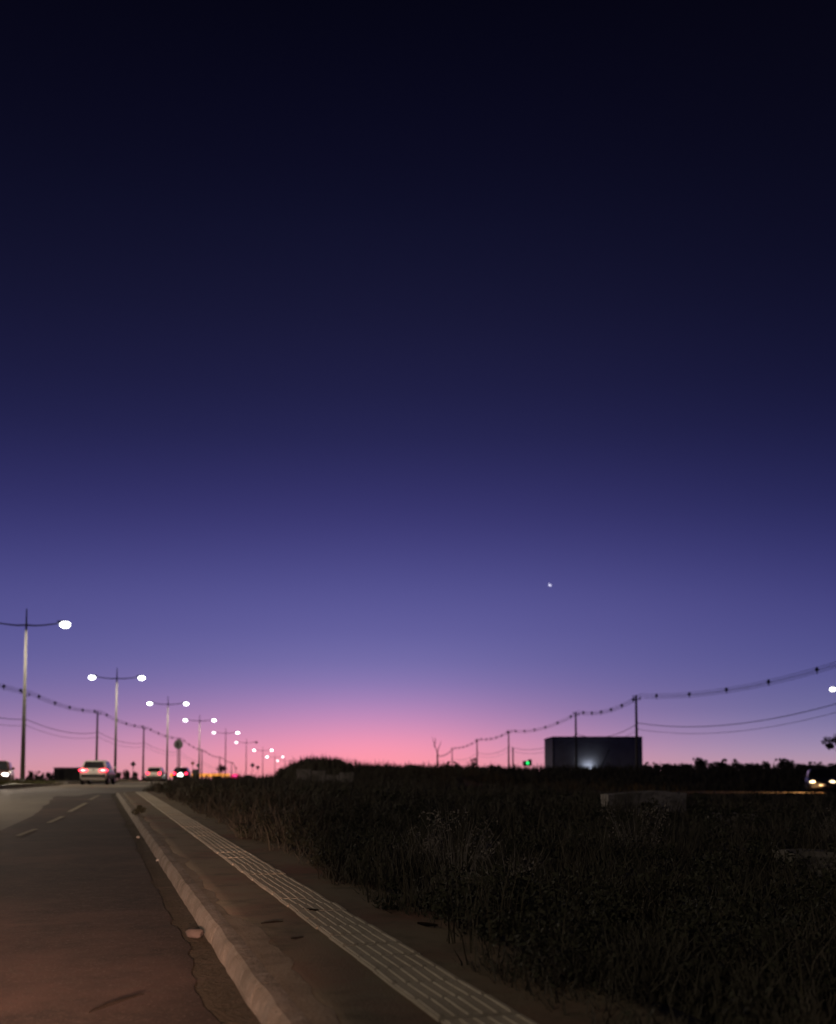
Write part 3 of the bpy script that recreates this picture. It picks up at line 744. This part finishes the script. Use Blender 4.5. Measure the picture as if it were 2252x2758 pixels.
car((-31.7, 198), hd(.12, -1), 'paint_black', 'distant dark car with bluish lamp right of the pink sign', 4.1, 1.72, 1.48, front='head_cool')
c = car((25.85, 68.2), hd(-.3, -1), 'paint_dark', 'black hatchback with warm headlights at the right edge', 3.9, 1.68, 1.47, front='head_warm', group='cars on the side road')
for sx in (-1, 1): beam(c, (sx * .55, 2.35, .55), (sx + 8, 4.4, -.1), 900, (1, .55, .22), 95)

c = car((-.65, -3.5), hd(0, 1), 'paint_black', 'dark car waiting behind the viewpoint with dipped headlights, outside the view', 4.3, 1.78, 1.68, front='head_warm', belt=1.1, group='cars on the slip road')
for sx in (-1, 1): beam(c, (sx * .6, 2.35, .95), (sx * .25 - 1.95, 9.2, -.3), 9500, (1, .58, .43), 34, 1.0)

# ------------------------------------------------------------------ buildings and roadside structures
def shed():
    y = 150.0; x0, x1 = 19.15, 31.7; gz = h1(25, y); top = 1.25 + (2090 - 1985) * y / 2850 - gz; D = 10.0
    t = thing('metal_shed', ((x0 + x1) / 2, y, gz), 'dark boxy windowless metal shed lit by a floodlight', 'shed'); hw = (x1 - x0) / 2
    n = 11; pw = 2 * hw / n
    for k in range(n):
        mb = MB(); xc = -hw + pw * (k + .5); mb.box((xc, .06, top / 2), (pw - .03, .1, top - .1))
        for q in (-.3, 0, .3): mb.box((xc + q * pw, .0, top / 2), (.06, .05, top - .14))
        mb.build('wall_panel', 'shed_steel', t)
    mb = MB(); mb.box((-hw + .06, D / 2 + .12, top / 2), (.1, D, top - .12)); mb.build('side_wall', 'shed_steel', t)
    mb = MB(); mb.box((hw - .06, D / 2 + .12, top / 2), (.1, D, top - .12)); mb.build('side_wall', 'shed_steel', t)
    mb = MB(); mb.box((0, D + .2, top / 2), (2 * hw, .1, top - .12)); mb.build('rear_wall', 'shed_steel', t)
    mb = MB(); mb.box((0, D / 2 + .1, top + .0), (2 * hw + .16, D + .4, .12)); mb.build('roof', 'dark_wall', t)
    for sx in (-1, 1):
        mb = MB(); mb.box((sx * hw, -.0, top / 2), (.16, .16, top - .07)); mb.build('corner_trim', 'dark_wall', t)
    fx, fy, fz = (1587 - 1126) * 149 / 2850, 149.0, 2.1
    g2 = h1(fx, fy); f = thing('floodlight', (fx, fy, g2), 'bluish floodlight at the foot of the dark shed', 'floodlight')
    mb = MB(); mb.tube([(0, 0, 0), (0, 0, fz - g2)], .05, 8); mb.build('post', 'dark_steel', f)
    mb = MB(); mb.box((0, 0, fz - g2), (.5, .22, .3)); mb.build('housing', 'dark_steel', f)
    mb = MB(); mb.box((0, .13, fz - g2 + .03), (.42, .03, .22)); mb.build('lens', 'flood_lens', f)
    ld = bpy.data.lights.new('flood_beam', 'SPOT'); ld.energy = 110; ld.color = (.72, .82, 1); ld.spot_size = R(150); ld.spot_blend = .9; ld.shadow_soft_size = .15
    o = bpy.data.objects.new('flood_beam', ld); COL.objects.link(o); o.parent = f; o.location = (0, .15, fz - g2 + .1); o.rotation_euler = Vector((0, .8, .55)).to_track_quat('-Z', 'Y').to_euler(); o['kind'] = 'helper'
    p = thing('leaning_prop', (25.2, 149.2, h1(25.2, 149.2)), 'slanting dark prop leaning on the front of the shed', 'prop')
    zb = h1(25.2, 149.2); mb = MB(); mb.tube([(0, 0, 0), (.9, .3, 2.6), (1.9, .7, 5.0 - zb)], .08, 8); mb.build('beam', 'dark_steel', p)
    mb = MB(); mb.box((0, 0, .02), (.3, .3, .06)); mb.build('foot', 'dark_steel', p)
shed()

# traffic signal with green lens, beyond the bank
y = 120.0; x = (1420 - 1126) * y / 2850; gz = h1(x, y); zc = 1.25 + 35 * y / 2850 - gz
t = thing('signal_box', (x, y, gz), 'dark signal box with a glowing green lamp left of the shed', 'signal')
mb = MB(); mb.tube([(0, 0, 0), (0, 0, zc - .4)], .07, 8); mb.build('post', 'dark_steel', t)
mb = MB(); mb.box((0, 0, zc - .05), (1.0, .35, .55)); mb.box((.28, 0, zc + .3), (.42, .35, .2)); mb.build('housing', 'dark_wall', t)
mb = MB(); mb.ellipsoid((.02, -.17, zc), (.19, .07, .19), -1, 1, 14, 6); mb.build('green_lamp', 'green_lens', t, True)

# filling station canopy
y = 335.0; x0, x1 = (460 - 1126) * y / 2850, (606 - 1126) * y / 2850; gz = h1(-65, y); t = thing('filling_station', ((x0 + x1) / 2, y, gz), 'distant filling station with glowing orange canopy', 'building')
hw = (x1 - x0) / 2; za = 1.25 + 6.5 * y / 2850 - gz; zb = 1.25 - 3 * y / 2850 - gz
mb = MB(); mb.box((0, 0, (za + zb) / 2), (2 * hw, .3, za - zb)); mb.build('fascia', 'fascia_orange', t)
for sx in (-1, 1):
    mb = MB(); mb.box((sx * hw, 4.2, (za + zb) / 2), (.28, 8, za - zb)); mb.build('fascia', 'fascia_orange', t)
mb = MB(); mb.box((0, 4, za - .02), (2 * hw - .4, 8, .12)); mb.build('roof', 'dark_wall', t)
mb = MB(); mb.box((0, 4.2, zb + .1), (2 * hw - .5, 7.6, .08)); mb.build('soffit', 'soffit_white', t)
for sx in (-.7, 0, .7):
    for yy in (1.5, 6.5): mb = MB(); mb.box((sx * hw, yy, zb / 2), (.35, .35, zb)); mb.build('column', 'dark_wall', t)
mb = MB(); mb.box((0, 9.6, 1.5), (2 * hw * .8, 2.4, 3)); mb.build('kiosk', 'soffit_white', t)
mb = MB(); mb.box((0, 9.6, 3.1), (2 * hw * .82, 2.6, .2)); mb.build('kiosk_roof', 'dark_wall', t)

# pink sign
y = 300.0; x = (635 - 1126) * y / 2850; gz = h1(x, y); zc = 1.25 - 1 * y / 2850 - gz
t = thing('pink_sign', (x, y, gz), 'glowing magenta oval sign beside the avenue', 'sign')
mb = MB(); mb.loft([[(1.25 * math.cos(a), yy, zc + .62 * math.sin(a)) for a in np.linspace(0, 2 * math.pi, 24, endpoint=False)] for yy in (-.12, .12)]); mb.build('sign_panel', 'pink_sign', t)
mb = MB(); mb.loft([[(.8 * math.cos(a) + .1, yy, zc + .12 + .16 * math.sin(a)) for a in np.linspace(0, 2 * math.pi, 16, endpoint=False)] for yy in (-.16, -.12)]); mb.build('light_band', 'pink_core', t)
mb = MB(); mb.tube([(0, .2, 0), (0, .2, zc)], .1, 8); mb.build('post', 'dark_steel', t)

# dark shed on the left and an upright cabinet
y = 180.0; x = (178 - 1126) * y / 2850; gz = h1(x, y); tp = 1.25 + 22 * y / 2850 - gz
t = thing('low_hut', (x, y, gz), 'low dark flat-roofed hut left of the white SUV', 'hut')
mb = MB(); mb.box((0, 1.5, tp / 2 - .05), (3.9, 3, tp - .1)); mb.build('wall', 'dark_wall', t)
mb = MB(); mb.box((.05, 1.5, tp), (4.2, 3.3, .14)); mb.build('roof', 'dark_wall', t)
mb = MB(); mb.box((2.9, 1.6, tp * .36), (1.8, 2, tp * .74)); mb.build('lean_to', 'dark_wall', t)
mb = MB(); mb.box((-.6, -.02, tp * .4), (.8, .06, tp * .76)); mb.build('door', 'trim', t)
y = 104.0; x = (527 - 1126) * y / 2850; gz = h1(x, y); tp = 1.25 + 17 * y / 2850 - gz
t = thing('roadside_cabinet', (x, y, gz), 'dark upright cabinet right of the dark car', 'cabinet')
mb = MB(); mb.box((0, 0, tp / 2), (.45, .4, tp - .05), taper=1.04); mb.build('housing', 'dark_wall', t)
mb = MB(); mb.box((.02, 0, tp), (.54, .46, .08)); mb.build('lid', 'dark_wall', t)
mb = MB(); mb.box((0, 0, .05), (.54, .5, .1)); mb.build('plinth', 'pole_concrete', t)

# ------------------------------------------------------------------ bushes and trees
def bush_meshes(seed, n=4200):
    rr = random.Random(seed); cs = []; rad = []
    for k in range(26):
        a = rr.uniform(0, 6.28); q = rr.uniform(0, 1) ** .5; zz = rr.uniform(.12, .86)
        w = math.sqrt(max(.05, 1 - (max(zz - .3, 0) / .75) ** 2))
        cs.append((q * .8 * w * math.cos(a), q * .8 * w * math.sin(a), zz)); rad.append(rr.uniform(.2, .34))
    for k in range(5): cs.append((rr.uniform(-.6, .6), rr.uniform(-.6, .6), rr.uniform(.85, 1.02))); rad.append(rr.uniform(.06, .12))
    V, F = leaf_cloud(cs, rad, n, .062, seed)
    fm = raw_mesh('foliage', V, F, 'foliage')
    mb = MB()
    for k in range(5):
        a = rr.uniform(0, 6.28); mb.tube([(0, 0, -.05), (.2 * math.cos(a), .2 * math.sin(a), .35), (.5 * math.cos(a), .5 * math.sin(a), .8)], [.035, .025, .008], 5)
    return fm, mb.mesh('stem', 'bark')
BM = [bush_meshes(100 + k) for k in range(5)]
def bush(px, top, hw, y, label, grp, k, name='bush'):
    x = (px - 1126) * y / 2850; gz = h1(x, y); ht = 1.25 + (2090 - top) * y / 2850 - gz; wd = hw * y / 2850
    t = thing(name, (x, y, gz - .05), label, 'bush', grp, k * 1.3)
    for nm, me in zip(('foliage', 'stem'), BM[k % 5]):
        o = link(nm, me, t); o.scale = (wd * 1.1, wd * 1.1, max(ht, .4))
G1 = 'bushes on the bank across the lot'
for i, (px, top, hw, y, lb) in enumerate((
        (772, 2078, 26, 86, 'ragged bush low on the left shoulder of the bank'), (800, 2062, 24, 87, 'ragged bush halfway up the left shoulder of the bank'),
        (838, 2044, 26, 88, 'bush on the highest left part of the bank'), (872, 2045, 26, 89, 'bush on the top of the bank, second from its left end'),
        (905, 2046, 26, 88, 'bush at the right end of the high part of the bank'), (1010, 2060, 30, 92, 'low bush on the flat part of the bank'),
        (1110, 2059, 28, 92, 'low bush on the bank left of the bare tree'), (1217, 2051, 24, 92, 'rounded bush standing proud on the bank right of the bare tree'),
        (1330, 2061, 26, 94, 'low bush on the bank left of the green lamp'))):
    bush(px, top, hw, y, lb, G1, i)
G2 = 'bushes right of the shed'
for i, (px, top, hw, y, lb) in enumerate((
        (1752, 2053, 26, 100, 'small bush touching the right side of the shed'), (1800, 2057, 30, 100, 'second bush right of the shed'), (1846, 2056, 30, 101, 'third bush right of the shed, flat topped'),
        (1885, 2040, 22, 103, 'tall spiky bush, first peak right of the shed'), (1930, 2052, 32, 101, 'bush in the dip after the spiky peak'), (1965, 2045, 36, 103, 'broad domed bush right of the spiky peak'),
        (2022, 2056, 32, 101, 'bush below the lower cables'), (2062, 2050, 14, 104, 'narrow pointed bush between two dips'), (2112, 2042, 26, 103, 'triangular bush, second peak from the right edge'),
        (2150, 2057, 30, 100, 'bush in the dip left of the edge tree'), (2196, 2052, 30, 101, 'bush directly left of the edge tree'), (2248, 2056, 36, 100, 'bush under the edge tree'))):
    bush(px, top, hw, y, lb, G2, i + 2)
G3 = 'bushes along the far left verge'
for i, (px, top, hw, y, lb) in enumerate((
        (84, 2077, 12, 178, 'low far bush just right of the nearest lamp post'), (108, 2078, 14, 180, 'low far bush, second right of the nearest lamp post'), (136, 2081, 14, 182, 'low far bush touching the dark hut'),
        (322, 2079, 10, 172, 'far bush just right of the white SUV'), (343, 2073, 12, 172, 'taller far bush below the first diamond sign'), (364, 2079, 12, 174, 'far bush left of a utility pole'), (396, 2085, 14, 176, 'lowest far bush left of the white hatchback'),
        (710, 2095, 13, 230, 'small flat dark bush at the foot of the bank'))):
    bush(px, top, hw, y, lb, G3, i + 1)

def tree(x, y, trunk_h, crown_c, crown_r, label, seed, n=2600, leaf=.11, name='tree', lean=0.0, tr=.1):
    gz = h1(x, y); rr = random.Random(seed); t = thing(name, (x, y, gz), label, 'tree')
    mb = MB(); mb.tube([(0, 0, -.1), (lean * .4, 0, trunk_h * .5), (lean, 0, trunk_h)], [tr, tr * .75, tr * .55], 8)
    cs = []; rad = []
    for k in range(22):
        d = Vector((rr.gauss(0, 1), rr.gauss(0, 1), rr.gauss(0, 1))).normalized() * rr.uniform(.3, .95)
        p = Vector((crown_c[0] + d.x * crown_r[0], crown_c[1] + d.y * crown_r[1], crown_c[2] + d.z * crown_r[2])); cs.append(tuple(p)); rad.append(rr.uniform(.3, .6) * min(crown_r))
        if k < 9: mb.tube([(lean, 0, trunk_h * .95), ((lean + p.x) / 2, p.y / 2, (trunk_h + p.z) / 2 + .05), tuple(p)], [tr * .4, tr * .25, tr * .08], 5)
    mb.build('trunk', 'bark', t)
    V, F = leaf_cloud(cs, rad, n, leaf, seed); link('crown', raw_mesh('crown', V, F, 'foliage'), t)
tree(38.5, 96, 1.2, (.25, 0, 2.6), (1.6, 1.7, 1.2), 'dark leafy tree at the right edge above the bushes', 5, n=3000, leaf=.13)
tree(-37.0, 200, 1.9, (0, 0, 2.7), (1.0, 1.0, 1.0), 'small round dark tree in front of the filling station', 6, n=700, leaf=.13)

def bare(px, y, top, label):
    x = (px - 1126) * y / 2850; gz = h1(x, y); k = y / 2850; t = thing('bare_tree', (x, y, gz), label, 'tree')
    z = lambda py: 1.25 + (2090 - py) * k - gz
    mb = MB(); mb.tube([(.03, 0, -.1), (.02, 0, z(2050)), (0, 0, z(2028))], [.09, .075, .055], 8); mb.build('trunk', 'bark', t)
    for pts in (((0, 2028), (-4, 2015), (-10, 1998), (-15, 1984)), ((0, 2028), (4, 2014), (8, 2004), (11, 1996)), ((-4, 2015), (-12, 2007)), ((0, 2040), (5, 2030)), ((-7, 2006), (-5, 1994), (-6, 1986))):
        mb = MB(); mb.tube([(a * k, .05 * i, z(b)) for i, (a, b) in enumerate(pts)], [.045 * (1 - .75 * i / (len(pts) - 1)) for i in range(len(pts))], 5); mb.build('branch', 'bark', t)
bare(1178, 98, 1984, 'bare forked leafless tree standing on the bank')
tree((1276 - 1126) * 130 / 2850, 130, 1.8, (.0, 0, 2.55), (.45, .45, .95), 'spindly shrub-like tree at the foot of a utility pole', 9, n=260, leaf=.1, name='spindly_tree', tr=.05)

# ------------------------------------------------------------------ crescent moon
D = 2600.0; az = math.atan2(1486 - 1126, 2850); k = D / 2850
mx, mz = (1486 - 1126) * k, EYE + (2090 - 1576) * k * 1.012
ro = 4.4 * k; A = np.linspace(-1.45, 1.45, 15); c0 = math.radians(235)
outer = [(ro * math.cos(c0 + a), ro * math.sin(c0 + a)) for a in A]
inner = [(ro * (.3 * math.cos(a) * math.cos(c0) - math.sin(a) * math.sin(c0)), ro * (.3 * math.cos(a) * math.sin(c0) + math.sin(a) * math.cos(c0))) for a in A]
inner = [(u * .97 + ro * -.1 * math.cos(c0), v * .97 + ro * -.1 * math.sin(c0)) for u, v in inner]
V = []
for yy in (-ro * .3, ro * .3): V += [(u, yy, v) for u, v in outer] + [(u, yy, v) for u, v in inner]
n = len(A); F = []
for i in range(n - 1):
    F += [(i, i + 1, n + i + 1, n + i), (2 * n + i, 3 * n + i, 3 * n + i + 1, 2 * n + i + 1), (i, 2 * n + i, 2 * n + i + 1, i + 1), (n + i, n + i + 1, 3 * n + i + 1, 3 * n + i)]
F += [(0, n, 3 * n, 2 * n), (n - 1, 3 * n - 1, 4 * n - 1, 2 * n - 1)]
mo = MB().add(V, F).build('crescent_moon', 'moon'); mo.location = (mx, D, mz)
tag(mo, 'tiny pale crescent moon alone in the purple sky', 'moon')
